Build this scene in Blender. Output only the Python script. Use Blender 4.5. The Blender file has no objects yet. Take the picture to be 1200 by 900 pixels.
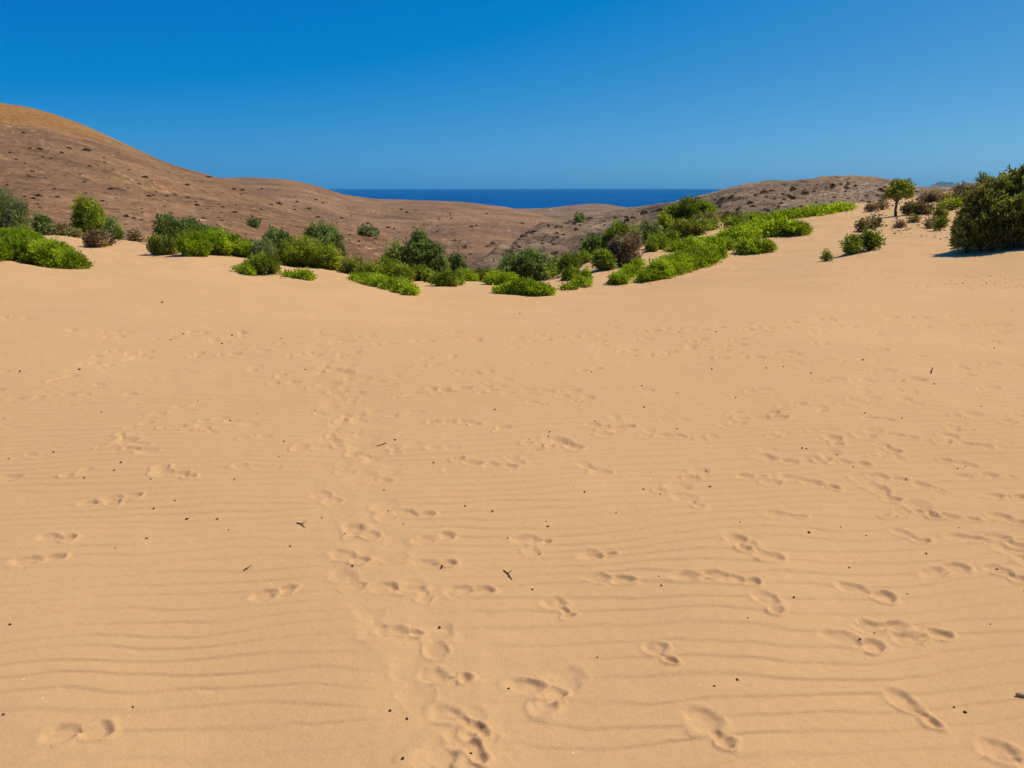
import bpy, math, random
import numpy as np
from mathutils import Vector
from mathutils.bvhtree import BVHTree

random.seed(7)
RNG = np.random.default_rng(7)
SC = bpy.context.scene
COL = SC.collection

# ------------------------------------------------------------------ camera
W, H, F = 1200.0, 900.0, 942.0            # photograph size and focal length in its pixels
EYE = 1.6
PITCH = math.atan((450 - 219) / F)        # eye level at row 219, sea horizon a touch below
cam_d = bpy.data.cameras.new('camera')
cam = bpy.data.objects.new('camera', cam_d)
COL.objects.link(cam)
cam.location = (0, 0, EYE)
cam.rotation_euler = (math.radians(90) - PITCH, 0, 0)
cam_d.sensor_fit = 'HORIZONTAL'
cam_d.sensor_width = 36
cam_d.lens = 36 * F / W
cam_d.clip_start = 0.05
cam_d.clip_end = 200000
SC.camera = cam

# ------------------------------------------------------------------ light
SUN_EL, SUN_AZ = math.radians(57), math.radians(63)      # azimuth clockwise from the view direction
world = bpy.data.worlds.new('World')
SC.world = world
world.use_nodes = True
wn, wl = world.node_tree.nodes, world.node_tree.links
wn.clear()
sky = wn.new('ShaderNodeTexSky')
sky.sky_type = 'NISHITA'
sky.sun_disc = False
sky.sun_elevation = SUN_EL
sky.sun_rotation = SUN_AZ
sky.altitude = 0
sky.air_density = 0.3
sky.dust_density = 1.25
sky.ozone_density = 5.0
# one even grade over the whole sky: the deep polarised blue of the photograph
ml = wn.new('ShaderNodeVectorMath'); ml.operation = 'MULTIPLY_ADD'
ml.inputs[1].default_value = (0.81, 0.97, 0.49); ml.inputs[2].default_value = (-0.96, 0.39, 4.15)
mx = wn.new('ShaderNodeVectorMath'); mx.operation = 'MAXIMUM'; mx.inputs[1].default_value = (0.0, 0.0, 0.0)
bg = wn.new('ShaderNodeBackground')
bg.inputs['Strength'].default_value = 0.10
wo = wn.new('ShaderNodeOutputWorld')
wl.new(sky.outputs[0], ml.inputs[0])
wl.new(ml.outputs[0], mx.inputs[0])
wl.new(mx.outputs[0], bg.inputs['Color'])
wl.new(bg.outputs[0], wo.inputs['Surface'])

sun_d = bpy.data.lights.new('sun', 'SUN')
sun_d.energy = 4.3
sun_d.angle = math.radians(0.53)
sun_d.color = (1.0, 0.90, 0.73)
sun = bpy.data.objects.new('sun', sun_d)
COL.objects.link(sun)
sdir = Vector((math.cos(SUN_EL) * math.sin(SUN_AZ), math.cos(SUN_EL) * math.cos(SUN_AZ), math.sin(SUN_EL)))
sun.rotation_euler = sdir.to_track_quat('Z', 'Y').to_euler()
sun.location = (30, 20, 60)

SC.view_settings.view_transform = 'Standard'
SC.view_settings.look = 'None'
SC.view_settings.exposure = 0.0
SC.view_settings.gamma = 1.0
SC.view_settings.use_curve_mapping = False

# ------------------------------------------------------------------ helpers
CP, SP = math.cos(PITCH), math.sin(PITCH)

def ray(px, py):
    """direction of a photo pixel, scaled to one metre of forward travel (x, 1, z)"""
    a = (px - W / 2) / F
    b = (H / 2 - py) / F
    fwd = CP + b * SP
    up = -SP + b * CP
    return a / fwd, up / fwd

def at(px, py, Y):
    dx, dz = ray(px, py)
    return np.array((dx * Y, Y, EYE + dz * Y))

def hash2(ix, iy, seed):
    h = (ix.astype(np.int64) * 374761393 + iy.astype(np.int64) * 668265263 + seed * 1442695041) & 0x7fffffff
    h = ((h ^ (h >> 13)) * 1274126177) & 0x7fffffff
    h = (h ^ (h >> 16)) & 0xffff
    return h / 65535.0

def vnoise(x, y, seed=0):
    x = np.asarray(x, float); y = np.asarray(y, float)
    ix, iy = np.floor(x), np.floor(y)
    fx, fy = x - ix, y - iy
    fx = fx * fx * fx * (fx * (fx * 6 - 15) + 10); fy = fy * fy * fy * (fy * (fy * 6 - 15) + 10)
    a = hash2(ix, iy, seed); b = hash2(ix + 1, iy, seed)
    c = hash2(ix, iy + 1, seed); d = hash2(ix + 1, iy + 1, seed)
    return (a + (b - a) * fx) * (1 - fy) + (c + (d - c) * fx) * fy - 0.5

def fbm(x, y, seed=0, octv=4, gain=0.5):
    s, a = 0, 1.0
    for k in range(octv):
        s = s + a * vnoise(x * 2 ** k + 17.3 * k, y * 2 ** k - 9.1 * k, seed + k)
        a *= gain
    return s

def smooth(e0, e1, x):
    t = np.clip((x - e0) / (e1 - e0), 0, 1)
    return t * t * (3 - 2 * t)

def mesh_from(name, verts, faces, mat=None, smooth_shade=True, face_attr=None):
    """faces: (n,k) int array; face_attr: float per face"""
    verts = np.asarray(verts, np.float32); faces = np.asarray(faces, np.int32)
    me = bpy.data.meshes.new(name)
    n, k = faces.shape
    me.vertices.add(len(verts)); me.vertices.foreach_set('co', verts.ravel())
    me.loops.add(n * k); me.loops.foreach_set('vertex_index', faces.ravel())
    me.polygons.add(n)
    me.polygons.foreach_set('loop_start', np.arange(0, n * k, k, dtype=np.int32))
    me.polygons.foreach_set('use_smooth', np.full(n, smooth_shade, bool))
    if face_attr is not None:
        at_ = me.attributes.new('tint', 'FLOAT', 'FACE')
        at_.data.foreach_set('value', np.asarray(face_attr, np.float32))
    me.update(calc_edges=True)
    if mat is not None:
        me.materials.append(mat)
    return me

def link(name, me, parent=None, loc=None):
    o = bpy.data.objects.new(name, me)
    COL.objects.link(o)
    if parent is not None: o.parent = parent
    if loc is not None: o.location = loc
    return o

def structure(name, me):
    o = link(name, me); o['kind'] = 'structure'
    return o

def tag(o, label, cat, group=None, kind=None):
    o['label'] = label
    if cat: o['category'] = cat
    if group: o['group'] = group
    if kind: o['kind'] = kind
    return o

def grid_faces(nr, nc):
    i = np.arange(nr - 1)[:, None] * nc + np.arange(nc - 1)[None, :]
    return np.stack([i, i + 1, i + nc + 1, i + nc], -1).reshape(-1, 4)

# ------------------------------------------------------------------ materials
def new_mat(name, rough=0.9):
    m = bpy.data.materials.new(name); m.use_nodes = True
    nt = m.node_tree
    b = nt.nodes['Principled BSDF']
    b.inputs['Roughness'].default_value = rough
    b.inputs['Specular IOR Level'].default_value = 0.15
    return m, nt, b

def N(nt, kind, **kw):
    n = nt.nodes.new('ShaderNode' + kind)
    for k, v in kw.items():
        if k in n.inputs: n.inputs[k].default_value = v
        else: setattr(n, k, v)
    return n

def noise(nt, vec, scale, detail=4.0, rough=0.55):
    n = N(nt, 'TexNoise'); n.inputs['Scale'].default_value = scale
    n.inputs['Detail'].default_value = detail; n.inputs['Roughness'].default_value = rough
    nt.links.new(vec, n.inputs['Vector'])
    return n.outputs['Fac']

def ramp(nt, fac, stops):
    r = N(nt, 'ValToRGB')
    el = r.color_ramp.elements
    while len(el) < len(stops): el.new(0.5)
    for e, (p, c) in zip(el, stops):
        e.position = p; e.color = (*c, 1) if len(c) == 3 else c
    nt.links.new(fac, r.inputs['Fac'])
    return r.outputs['Color']

def mix(nt, fac, a, b, mode='MIX'):
    m = N(nt, 'Mix', data_type='RGBA', blend_type=mode)
    for sock, v in ((m.inputs[0], fac), (m.inputs[6], a), (m.inputs[7], b)):
        if hasattr(v, 'is_linked'): nt.links.new(v, sock)
        elif isinstance(v, (int, float)): sock.default_value = v
        else: sock.default_value = (*v, 1)
    return m.outputs[2]

def mapr(nt, v, a, b, c=0.0, d=1.0):
    m = N(nt, 'MapRange'); nt.links.new(v, m.inputs[0])
    for i, q in enumerate((a, b, c, d)): m.inputs[i + 1].default_value = q
    return m.outputs[0]

def bump(nt, bs, h, strength, dist, prev=None):
    b = N(nt, 'Bump'); b.inputs['Strength'].default_value = strength; b.inputs['Distance'].default_value = dist
    nt.links.new(h, b.inputs['Height'])
    if prev is not None: nt.links.new(prev, b.inputs['Normal'])
    nt.links.new(b.outputs[0], bs.inputs['Normal'])
    return b.outputs[0]

def sand_material():
    m, nt, b = new_mat('sand', 0.95)
    P = N(nt, 'NewGeometry').outputs['Position']
    c = ramp(nt, noise(nt, P, 0.35, 3), [(0.32, (0.570, 0.338, 0.148)), (0.68, (0.608, 0.364, 0.165))])
    c2 = mix(nt, mapr(nt, noise(nt, P, 2.3, 4), 0.35, 0.7, 0.0, 0.35), c, (0.60, 0.346, 0.154))
    g = mapr(nt, noise(nt, P, 420, 2, 0.7), 0.25, 0.75, 0.80, 1.18)
    g2 = mapr(nt, noise(nt, P, 38, 5, 0.7), 0.3, 0.7, 0.95, 1.05)
    c3 = mix(nt, 1.0, c2, g, 'MULTIPLY'); c3 = mix(nt, 1.0, c3, g2, 'MULTIPLY')
    # pale shell specks
    v = N(nt, 'TexVoronoi', feature='F1'); v.inputs['Scale'].default_value = 16
    nt.links.new(P, v.inputs['Vector'])
    spk = N(nt, 'Math', operation='LESS_THAN'); nt.links.new(v.outputs['Distance'], spk.inputs[0]); spk.inputs[1].default_value = 0.05
    sep = N(nt, 'SeparateColor'); nt.links.new(v.outputs['Color'], sep.inputs[0])
    few = N(nt, 'Math', operation='GREATER_THAN'); nt.links.new(sep.outputs[0], few.inputs[0]); few.inputs[1].default_value = 0.86
    mul = N(nt, 'Math', operation='MULTIPLY'); nt.links.new(spk.outputs[0], mul.inputs[0]); nt.links.new(few.outputs[0], mul.inputs[1])
    c4 = mix(nt, mul.outputs[0], c3, (0.8, 0.68, 0.5))
    nt.links.new(c4, b.inputs['Base Color'])
    n1 = bump(nt, b, noise(nt, P, 26, 6, 0.66), 0.35, 0.011)
    bump(nt, b, noise(nt, P, 190, 3, 0.7), 0.6, 0.004, n1)
    return m

def hill_material(name, base, pale, dark, ochre, z0, z1, rock, speck):
    """dry hillside: blotchy soil, ochre dry grass high up, pale stones, dark low scrub"""
    m, nt, b = new_mat(name, 0.95)
    P = N(nt, 'NewGeometry').outputs['Position']
    sp = N(nt, 'SeparateXYZ'); nt.links.new(P, sp.inputs[0])
    c = ramp(nt, noise(nt, P, 0.045, 6, 0.62), [(0.36, dark), (0.5, base), (0.66, pale)])
    hgt = mapr(nt, sp.outputs[2], z0, z1)
    wob = N(nt, 'Math', operation='ADD'); nt.links.new(hgt, wob.inputs[0]); nt.links.new(mapr(nt, noise(nt, P, 0.03, 5), 0.2, 0.8, -0.6, 0.6), wob.inputs[1])
    c = mix(nt, mapr(nt, wob.outputs[0], 0.35, 0.75, 0.0, 0.85), c, ochre)
    pat = noise(nt, P, 0.055, 4, 0.6)
    def masked(fac, lo, hi, amt):
        k = N(nt, 'Math', operation='MULTIPLY'); nt.links.new(fac, k.inputs[0]); nt.links.new(mapr(nt, pat, lo, hi, 0.0, amt), k.inputs[1])
        return k.outputs[0]
    c = mix(nt, masked(mapr(nt, noise(nt, P, 0.75, 5, 0.75), 0.53, 0.62), 0.50, 0.60, rock), c, tuple(min(1, 1.6 * q) for q in pale))
    c = mix(nt, masked(mapr(nt, noise(nt, P, 0.50, 6, 0.75), 0.54, 0.62), 0.62, 0.45, speck), c, tuple(0.40 * q for q in dark))
    fine = mapr(nt, noise(nt, P, 0.9, 6, 0.85), 0.38, 0.62, 0.60, 1.38)
    c = mix(nt, 1.0, c, fine, 'MULTIPLY')
    nt.links.new(c, b.inputs['Base Color'])
    bump(nt, b, noise(nt, P, 0.8, 8, 0.7), 0.6, 0.9)
    return m

def leaf_material(name, dark, mid, bright, trans=0.3, rough=0.55):
    m, nt, b = new_mat(name, rough)
    b.inputs['Specular IOR Level'].default_value = 0.25
    a = N(nt, 'Attribute', attribute_name='tint')
    c = ramp(nt, a.outputs['Fac'], [(0.0, dark), (0.5, mid), (1.0, bright)])
    nt.links.new(c, b.inputs['Base Color'])
    t = N(nt, 'BsdfTranslucent')
    tc = mix(nt, 1.0, c, (1.25, 1.25, 0.6), 'MULTIPLY'); nt.links.new(tc, t.inputs['Color'])
    ms = N(nt, 'MixShader'); ms.inputs[0].default_value = trans
    nt.links.new(b.outputs[0], ms.inputs[1]); nt.links.new(t.outputs[0], ms.inputs[2])
    nt.links.new(ms.outputs[0], nt.nodes['Material Output'].inputs['Surface'])
    return m

def plain_material(name, col, var=0.3, scale=8.0, rough=0.9):
    m, nt, b = new_mat(name, rough)
    P = N(nt, 'TexCoord').outputs['Object']
    f = noise(nt, P, scale, 4)
    c = ramp(nt, f, [(0.3, tuple(q * (1 - var) for q in col)), (0.7, tuple(q * (1 + var) for q in col))])
    nt.links.new(c, b.inputs['Base Color'])
    bump(nt, b, f, 0.5, 0.02)
    return m

M_SAND = sand_material()
M_HILL = hill_material('brown_hillside', (0.250, 0.132, 0.058), (0.350, 0.190, 0.088), (0.165, 0.090, 0.046), (0.350, 0.172, 0.040), 6, 22, 0.85, 0.85)
M_RIDGE = hill_material('far_brown_hillside', (0.250, 0.136, 0.068), (0.34, 0.188, 0.098), (0.170, 0.096, 0.056), (0.30, 0.160, 0.064), -12, 30, 0.8, 0.85)
M_COAST = hill_material('coast_hillside', (0.230, 0.140, 0.082), (0.30, 0.188, 0.115), (0.17, 0.105, 0.066), (0.27, 0.152, 0.072), -16, 30, 0.8, 0.8)
M_SCREE = hill_material('grey_scree', (0.225, 0.145, 0.082), (0.38, 0.255, 0.155), (0.100, 0.066, 0.038), (0.30, 0.172, 0.072), 1, 6.5, 0.9, 0.95)
M_LEAF = {
    'bright': leaf_material('bright_leaves', (0.20, 0.26, 0.013), (0.33, 0.44, 0.016), (0.47, 0.55, 0.040), 0.5),
    'green': leaf_material('green_leaves', (0.15, 0.18, 0.020), (0.23, 0.30, 0.026), (0.37, 0.43, 0.05), 0.48),
    'yellow': leaf_material('yellow_green_leaves', (0.22, 0.26, 0.020), (0.34, 0.39, 0.032), (0.50, 0.50, 0.11), 0.5),
    'dark': leaf_material('dark_leaves', (0.125, 0.170, 0.050), (0.21, 0.275, 0.075), (0.34, 0.41, 0.13), 0.48),
    'sage': leaf_material('sage_leaves', (0.17, 0.195, 0.080), (0.27, 0.295, 0.125), (0.39, 0.42, 0.20), 0.45),
    'olive': leaf_material('olive_leaves', (0.17, 0.185, 0.030), (0.28, 0.305, 0.045), (0.42, 0.43, 0.085), 0.48),
    'deep': leaf_material('deep_olive_leaves', (0.15, 0.145, 0.035), (0.235, 0.245, 0.050), (0.40, 0.40, 0.11), 0.48),
    'dry': leaf_material('dry_leaves', (0.20, 0.135, 0.070), (0.34, 0.24, 0.13), (0.48, 0.36, 0.20), 0.3),
    'drygreen': leaf_material('dry_green_leaves', (0.17, 0.145, 0.055), (0.28, 0.245, 0.085), (0.40, 0.36, 0.13), 0.3),
    'scrub': leaf_material('scrub_leaves', (0.055, 0.042, 0.024), (0.085, 0.066, 0.036), (0.13, 0.10, 0.05), 0.15),
    'scrubgreen': leaf_material('green_scrub_leaves', (0.06, 0.065, 0.026), (0.095, 0.10, 0.04), (0.14, 0.14, 0.055), 0.15),
}
M_BARK = plain_material('bark', (0.11, 0.075, 0.05))
M_TWIG = plain_material('dry_twig', (0.19, 0.14, 0.10))
M_PEBBLE = plain_material('dark_pebble', (0.045, 0.032, 0.024), 0.4, 200)
M_STONE = plain_material('pale_stone', (0.46, 0.30, 0.175), 0.3, 3)
M_ROCK = plain_material('outcrop_stone', (0.11, 0.072, 0.046), 0.45, 3)
M_DARKSTONE = plain_material('dark_stone', (0.085, 0.055, 0.036), 0.4, 3)
M_DSTONE = plain_material('brown_stone', (0.17, 0.105, 0.072), 0.35, 3)

# ------------------------------------------------------------------ the dune: smooth height from sighted points
SIGHT = [  # photo column, photo row, metres ahead
    (-250, 296, 19), (-100, 297, 19), (0, 299, 19), (50, 312, 18), (100, 316, 18), (110, 292, 25), (150, 297, 24), (180, 290, 28),
    (205, 299, 23), (255, 302, 22.5), (300, 322, 19), (350, 330, 18), (420, 335, 18), (490, 347, 17), (535, 337, 19.5),
    (575, 345, 17.5), (610, 349, 17), (650, 346, 17.5), (690, 340, 18.5), (750, 333, 19.5), (800, 318, 21), (845, 306, 23),
    (905, 298, 24), (950, 278, 28), (1003, 246, 38), (1040, 258, 31), (1052, 252, 33), (1100, 262, 28), (1115, 306, 17.5),
    (1010, 300, 19.5), (970, 306, 19.5), (1150, 311, 16.5), (1200, 302, 16.5), (1330, 292, 17), (1450, 285, 17),
    (660, 330, 20.5), (720, 310, 24), (760, 290, 28), (830, 272, 33), (1060, 237, 41), (1100, 227, 44), (1150, 217, 46), (1200, 212, 46), (1330, 210, 46),
    (-100, 334, 13.5), (0, 335, 13.5), (200, 341, 13.5), (400, 358, 13), (600, 366, 13), (800, 352, 13.5), (1000, 335, 14), (1200, 326, 14.5), (1350, 320, 14.5),
    (700, 300, 27), (800, 268, 36), (900, 251, 40), (960, 243, 42), (1000, 239, 45),
    (120, 283, 34), (0, 272, 34), (60, 276, 34), (345, 313, 22.5), (385, 315, 22.5), (412, 328, 20), (265, 301, 23.5), (318, 306, 24), (445, 334, 19.5), (505, 331, 21), (550, 330, 21.5), (590, 333, 20.5),
]
HID = [  # photo column, height, metres ahead
    (-300, -0.6, 42), (0, -0.9, 44), (150, -1.6, 42), (250, -2.0, 42), (-300, -4, 62), (0, -4, 62), (200, -5, 62), (0, -9, 80), (-300, -9, 80), (250, -9, 80),
    (330, -1.0, 27), (420, -1.6, 27), (500, -2.0, 27), (600, -2.0, 26), (350, -3.2, 40), (480, -4.5, 40), (600, -4.4, 38),
    (350, -7, 60), (500, -8, 60), (640, -8, 60), (500, -12, 80), (700, -12, 80), (680, -3.4, 38), (760, -2.0, 42), (850, -1.2, 50), (950, -1.0, 55),
    (760, -6, 60), (900, -5, 66), (1000, -4, 66), (1100, -2.0, 66), (1200, -1.5, 66), (1350, -1.5, 66), (900, -9, 80), (1200, -6, 80), (1350, -6, 80),
]
for px in (-300, -60, 180, 420, 640, 860, 1080, 1300):
    for Y in (0.5, 1.0, 2.0, 3.5, 5.5, 8.2):
        HID.append((px, 0.012 * math.sin(px * 0.013 + Y), Y))

def uvw(X, Y):
    return np.stack([3.2 * X / Y, 1.6 * np.log(Y)], -1)

_c, _z = [], []
for px, py, Y in SIGHT:
    p = at(px, py, Y); _c.append((p[0], Y)); _z.append(p[2])
for px, z, Y in HID:
    p = at(px, 300, Y); _c.append((p[0], Y)); _z.append(z)
_c = uvw(np.array(_c)[:, 0], np.array(_c)[:, 1]); _z = np.array(_z)

def tps_k(d2):
    return np.where(d2 > 1e-12, 0.5 * d2 * np.log(np.maximum(d2, 1e-12)), 0)

_n = len(_c)
_A = np.zeros((_n + 3, _n + 3))
_A[:_n, :_n] = tps_k(((_c[:, None] - _c[None]) ** 2).sum(-1)) + 0.0008 * np.eye(_n)
_A[:_n, _n] = 1; _A[:_n, _n + 1:] = _c; _A[_n, :_n] = 1; _A[_n + 1:, :_n] = _c.T
_wt = np.linalg.solve(_A, np.concatenate([_z, np.zeros(3)]))

def tps_eval(X, Y):
    sh = np.shape(X)
    q = uvw(np.ravel(X), np.ravel(Y))
    out = np.empty(len(q))
    for s in range(0, len(q), 20000):
        b = q[s:s + 20000]
        d2 = ((b[:, None] - _c[None]) ** 2).sum(-1)
        out[s:s + 20000] = tps_k(d2) @ _wt[:_n] + _wt[_n] + b @ _wt[_n + 1:]
    return out.reshape(sh)

# coarse table of the dune, then cheap lookups
TU = np.linspace(-1.45, 1.45, 300); TV = np.linspace(math.log(0.35), math.log(84), 300)
_TX = TU[None, :] * np.exp(TV)[:, None]; _TY = np.repeat(np.exp(TV)[:, None], len(TU), 1)
TAB = tps_eval(_TX, _TY)

def dune_z(X, Y):
    X = np.asarray(X, float); Y = np.asarray(Y, float)
    Yc = np.clip(Y, 0.36, 83.5)
    u = np.clip((X / Yc - TU[0]) / (TU[1] - TU[0]), 0, len(TU) - 1.001)
    v = np.clip((np.log(Yc) - TV[0]) / (TV[1] - TV[0]), 0, len(TV) - 1.001)
    iu, iv = u.astype(int), v.astype(int); fu, fv = u - iu, v - iv
    z = (TAB[iv, iu] * (1 - fu) + TAB[iv, iu + 1] * fu) * (1 - fv) + (TAB[iv + 1, iu] * (1 - fu) + TAB[iv + 1, iu + 1] * fu) * fv
    return z + 0.16 * smooth(12, 26, Y) * fbm(X / 5.0, Y / 5.0, 3, 3) + 0.05 * smooth(5, 14, Y) * fbm(X / 1.7, Y / 1.7, 5, 2)

# ------------------------------------------------------------------ footprints
def ground_at(px, py):
    """where a photo pixel meets the dune"""
    dx, dz = ray(px, py)
    Y = np.exp(np.linspace(math.log(0.8), math.log(80), 1500))
    below = EYE + dz * Y < dune_z(dx * Y, Y)
    i = int(np.argmax(below)) if below.any() else len(Y) - 1
    y = Y[i]
    return dx * y, y, float(dune_z(dx * y, y))

PRINTS = []   # x, y, heading, length, depth, softness
def print_px(px, py, px2, py2, depth=0.0125, soft=0.5, scale=None):
    """a print from heel pixel to toe pixel"""
    a = ground_at(px, py); b = ground_at(px2, py2)
    L = math.hypot(b[0] - a[0], b[1] - a[1])
    L = min(max(L, 0.20), 0.34) if scale is None else scale
    PRINTS.append(((a[0] + b[0]) / 2, (a[1] + b[1]) / 2, math.atan2(b[1] - a[1], b[0] - a[0]), L, depth, soft))

for q in [(860, 880, 815, 838), (1100, 855, 1045, 810), (1200, 895, 1168, 880), (655, 815, 598, 802), (793, 782, 755, 752), (735, 678, 690, 676),
          (725, 648, 680, 652), (648, 632, 605, 631), (670, 722, 645, 703), (560, 692, 538, 694), (885, 684, 845, 680), (830, 676, 805, 676),
          (1052, 738, 1010, 735), (1105, 747, 1058, 752), (1012, 758, 985, 752), (1195, 683, 1168, 670), (905, 714, 895, 705), (1130, 668, 1085, 676),
          (340, 692, 300, 704), (65, 655, 30, 658), (80, 631, 48, 631), (105, 858, 70, 862), (478, 690, 455, 688), (488, 740, 450, 738), (535, 795, 512, 790),
          (545, 850, 530, 838), (560, 882, 545, 868), (520, 660, 500, 658), (515, 628, 500, 630), (870, 640, 858, 630), (1025, 700, 1000, 692),
          (1075, 634, 1055, 625), (1150, 634, 1125, 632), (1190, 640, 1170, 632), (1040, 605, 1060, 600), (1095, 605, 1060, 597), (1135, 610, 1105, 606), (1195, 615, 1160, 605),
          (1065, 563, 1015, 557), (1110, 578, 1075, 566), (1050, 590, 1020, 570), (1150, 558, 1128, 557), (1185, 558, 1155, 557), (1200, 583, 1155, 580),
          (930, 542, 880, 532), (900, 558, 862, 557), (1010, 545, 988, 541), (965, 539, 955, 538), (1050, 492, 1010, 488), (1075, 514, 1038, 508), (1140, 506, 1115, 504),
          (1160, 525, 1120, 520), (1055, 530, 1030, 520), (1095, 461, 1055, 459), (1150, 432, 1115, 429), (990, 424, 965, 422), (1010, 427, 1030, 425),
          (640, 476, 620, 470), (710, 502, 690, 498), (740, 501, 720, 503), (800, 512, 775, 512), (820, 515, 840, 512), (600, 546, 570, 545), (500, 602, 470, 600),
          (430, 625, 410, 618), (560, 497, 540, 493), (420, 655, 405, 650), (1110, 540, 1140, 545), (975, 572, 950, 565), (930, 606, 915, 605),
          (50, 466, 10, 467), (105, 462, 75, 461), (160, 583, 120, 585), (135, 590, 100, 590), (130, 452, 110, 450), (165, 463, 148, 462), (220, 560, 205, 556)]:
    print_px(*q)
# the trodden track that runs away from the viewer
TRACK = [(535, 980), (535, 895), (520, 790), (470, 720), (430, 650), (418, 600), (410, 540), (405, 490), (398, 450), (390, 415), (392, 385)]
TRK = np.array([ground_at(*p)[:2] for p in TRACK])
seg = np.hypot(*np.diff(TRK, axis=0).T); cum = np.concatenate([[0], np.cumsum(seg)])
s = 0.1; side = 1
while s < cum[-1]:
    x = np.interp(s, cum, TRK[:, 0]); y = np.interp(s, cum, TRK[:, 1])
    x2 = np.interp(s + .2, cum, TRK[:, 0]); y2 = np.interp(s + .2, cum, TRK[:, 1])
    hd = math.atan2(y2 - y, x2 - x + 1e-6)
    PRINTS.append((x + side * random.uniform(0.02, 0.17) * math.sin(hd), y - side * .1 * math.cos(hd), hd + random.uniform(-.5, .5),
                   random.uniform(.2, .3), random.uniform(.004, .010), random.uniform(.6, 1)))
    s += random.uniform(0.13, 0.30); side = -side
# old, half filled prints all over the middle of the slope
def trail(p0, p1, n_gap, spread, dep):
    a = np.array(ground_at(*p0)[:2]); b = np.array(ground_at(*p1)[:2])
    d = b - a; L = np.hypot(*d); hd = math.atan2(d[1], d[0]); t = 0; sd = 1
    while t < L:
        c = a + d * t / L + RNG.normal(0, spread, 2)
        PRINTS.append((c[0] - sd * .09 * math.sin(hd), c[1] + sd * .09 * math.cos(hd), hd + random.uniform(-.25, .25), random.uniform(.23, .3), (0.6 + 0.22 * max(0, c[1] - 4)) * dep * random.uniform(.5, 1.2), random.uniform(.5, .95)))
        t += n_gap * random.uniform(.75, 1.3); sd = -sd
for a in [((400, 402), (1200, 366), .5, .12, .03), ((560, 400), (1200, 378), .5, .12, .03), ((130, 420), (420, 396), .6, .2, .022), ((650, 520), (1200, 430), .6, .12, .022),
          ((480, 470), (860, 395), .6, .12, .024), ((1200, 660), (880, 470), .55, .12, .022), ((520, 890), (700, 640), .6, .15, .015), ((0, 480), (260, 400), .7, .2, .02),
          ((780, 590), (1200, 470), .65, .1, .018), ((200, 390), (520, 440), .6, .2, .022), ((420, 440), (800, 470), .6, .2, .02),
          ((900, 640), (640, 500), .65, .1, .016), ((820, 420), (1200, 400), .6, .15, .026)]:
    trail(*a)
for k in range(190):
    px = random.uniform(-60, 1260); py = 372 + 190 * random.random() ** 1.7
    g = ground_at(px, py)
    PRINTS.append((g[0], g[1], random.gauss(0.5, .8), random.uniform(.18, .3), random.uniform(.004, .014) * (1 + .2 * max(0, g[1] - 4)), random.uniform(.6, 1)))

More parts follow.
